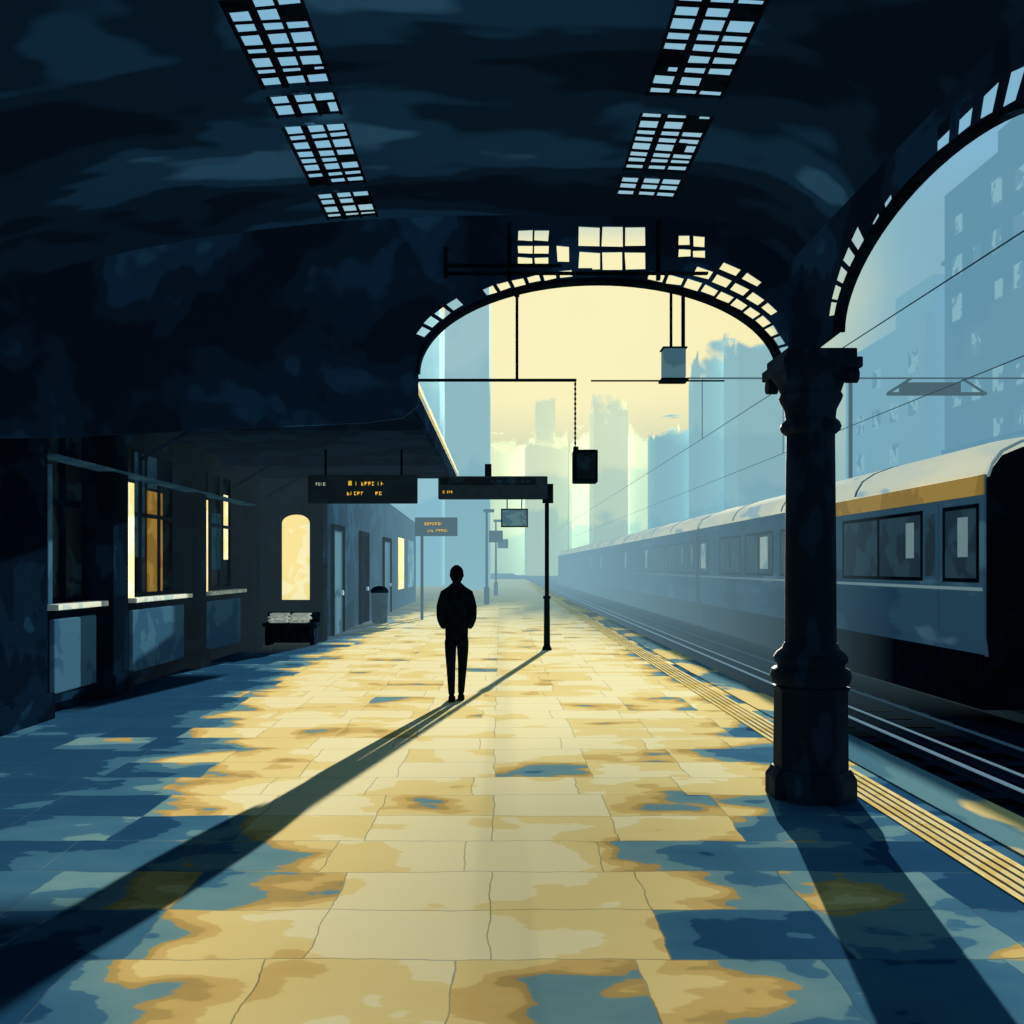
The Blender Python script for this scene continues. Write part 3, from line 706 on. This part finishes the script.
r = thing('apartment_building', 'lower hazy apartment block left of the large one', 'building', (28, 58, -.6), 'hazy city blocks')
MB().box(24.6, 32, 52, 64, -.6, 16.5).build('walls', 't5', r)
MB().box(25.5, 30, 53, 58, 16.5, 19).build('rooftop_block', 't5', r)
for c_ in range(4):
    for q_ in range(5):
        if random.random() < .45: continue
        y = 53+c_*2.6; z = 3+q_*2.6
        MB().box(24.53, 24.65, y, y+1.1, z, z+1.2).build('window', 'tw', r)

# ------------------------------------------------------------------ person
def skinned(name, verts, edges, radii, m, parent=None, sub=2, root=0):
    me = bpy.data.meshes.new(name); me.from_pydata(verts, edges, [])
    o = bpy.data.objects.new(name+'_tmp', me); C.objects.link(o)
    sk = o.modifiers.new('skin', 'SKIN'); sk.use_smooth_shade = True
    for i, rr in enumerate(radii):
        me.skin_vertices[0].data[i].radius = rr if isinstance(rr, tuple) else (rr, rr)
        me.skin_vertices[0].data[i].use_root = (i == root)
    ss = o.modifiers.new('sub', 'SUBSURF'); ss.levels = sub; ss.render_levels = sub
    dg = bpy.context.evaluated_depsgraph_get(); dg.update()
    m2 = bpy.data.meshes.new_from_object(o.evaluated_get(dg)); m2.name = name
    bpy.data.objects.remove(o); bpy.data.meshes.remove(me)
    m2.materials.clear(); m2.materials.append(M[m])
    for p in m2.polygons: p.use_smooth = True
    q_ = bpy.data.objects.new(name, m2); C.objects.link(q_)
    if parent: q_.parent = parent
    return q_
P = thing('person', 'person in a dark coat and trousers walking away along the platform', 'person', (-.57, 11.84, 0))
vb = [(0, 0, .95), (0, 0, 1.15), (0, 0, 1.36), (0, .0, 1.49), (0, .01, 1.565), (0, .015, 1.64), (0, .005, 1.715),
      (.08, 0, .88), (.075, .05, .50), (.055, .02, .09), (-.08, 0, .88), (-.075, -.02, .50), (-.06, -.1, .09),
      (.15, 0, 1.40), (.20, -.03, 1.15), (.17, .06, .95), (-.15, 0, 1.40), (-.20, -.03, 1.15), (-.17, .06, .95), (0, .125, 1.635)]
eb = [(0, 1), (1, 2), (2, 3), (3, 4), (4, 5), (5, 6), (0, 7), (7, 8), (8, 9), (0, 10), (10, 11), (11, 12), (2, 13), (13, 14), (14, 15), (2, 16), (16, 17), (17, 18), (5, 19)]
rb_ = [(.13, .10), (.12, .09), (.13, .10), .06, .062, (.078, .092), (.062, .07), .075, .050, .036, .075, .050, .036, .05, .042, .035, .05, .042, .035, .012]
skinned('body', vb, eb, rb_, 'skin', P)
vc = [(0, 0, .77), (0, 0, .93), (0, 0, 1.12), (0, 0, 1.30), (0, 0, 1.42), (0, .0, 1.50), (0, 0, 1.555)]
ec = [(0, 1), (1, 2), (2, 3), (3, 4), (4, 5), (5, 6)]
rc = [(.145, .125), (.165, .13), (.185, .13), (.20, .14), (.17, .12), (.105, .095), (.072, .075)]
for sx in (-1, 1):
    n0 = len(vc)
    vc += [(sx*.155, 0, 1.375), (sx*.20, -.02, 1.22), (sx*.20, -.02, 1.07), (sx*.155, .04, .94)]
    ec += [(4, n0), (n0, n0+1), (n0+1, n0+2), (n0+2, n0+3)]
    rc += [.084, .074, .068, .052]
skinned('coat', vc, ec, rc, 'coat', P, root=1)
vt = [(0, 0, .88), (.082, 0, .76), (.075, .05, .46), (.055, .02, .06), (-.082, 0, .76), (-.075, -.02, .46), (-.06, -.1, .06)]
et = [(0, 1), (1, 2), (2, 3), (0, 4), (4, 5), (5, 6)]
skinned('trousers', vt, et, [(.13, .10), .092, .066, .044, .092, .066, .044], 'coat', P)
for (x, y) in ((.055, .02), (-.06, -.1)):
    secs = []
    for k, (yy, ww, hh) in enumerate(((-.10, .03, .06), (-.08, .040, .09), (0, .043, .10), (.08, .046, .075), (.15, .043, .05), (.185, .025, .03))):
        secs.append([(x-ww, y+yy, .0), (x+ww, y+yy, .0), (x+ww*.95, y+yy, hh*.6), (x+ww*.5, y+yy, hh), (x-ww*.5, y+yy, hh), (x-ww*.95, y+yy, hh*.6)])
    o = MB().loft(secs)
    for v_ in o.bm.verts: v_.co += Vector((-.57, 11.84, 0))
    o.build('shoe', 'coat', P, smooth=True)
o = MB(); bmesh.ops.create_uvsphere(o.bm, u_segments=28, v_segments=20, radius=1)
for v_ in o.bm.verts:
    x, y, z = v_.co
    if y > .3 and z < .5: y = .3+.05*(y-.3)
    k = 1+.16*max(0, z)*(1-max(0, z))*2
    v_.co = (-.57+x*.087*k, 11.84-.008+y*.104*k, 1.652+z*.126)
o.build('hair', 'hair', P, smooth=True)
for sx in (-1, 1):
    o = MB(); bmesh.ops.create_uvsphere(o.bm, u_segments=12, v_segments=8, radius=1)
    for v_ in o.bm.verts: v_.co = (-.57+sx*.085+v_.co.x*.009, 11.855+v_.co.y*.02, 1.64+v_.co.z*.026)
    o.build('ear', 'skin', P, smooth=True)
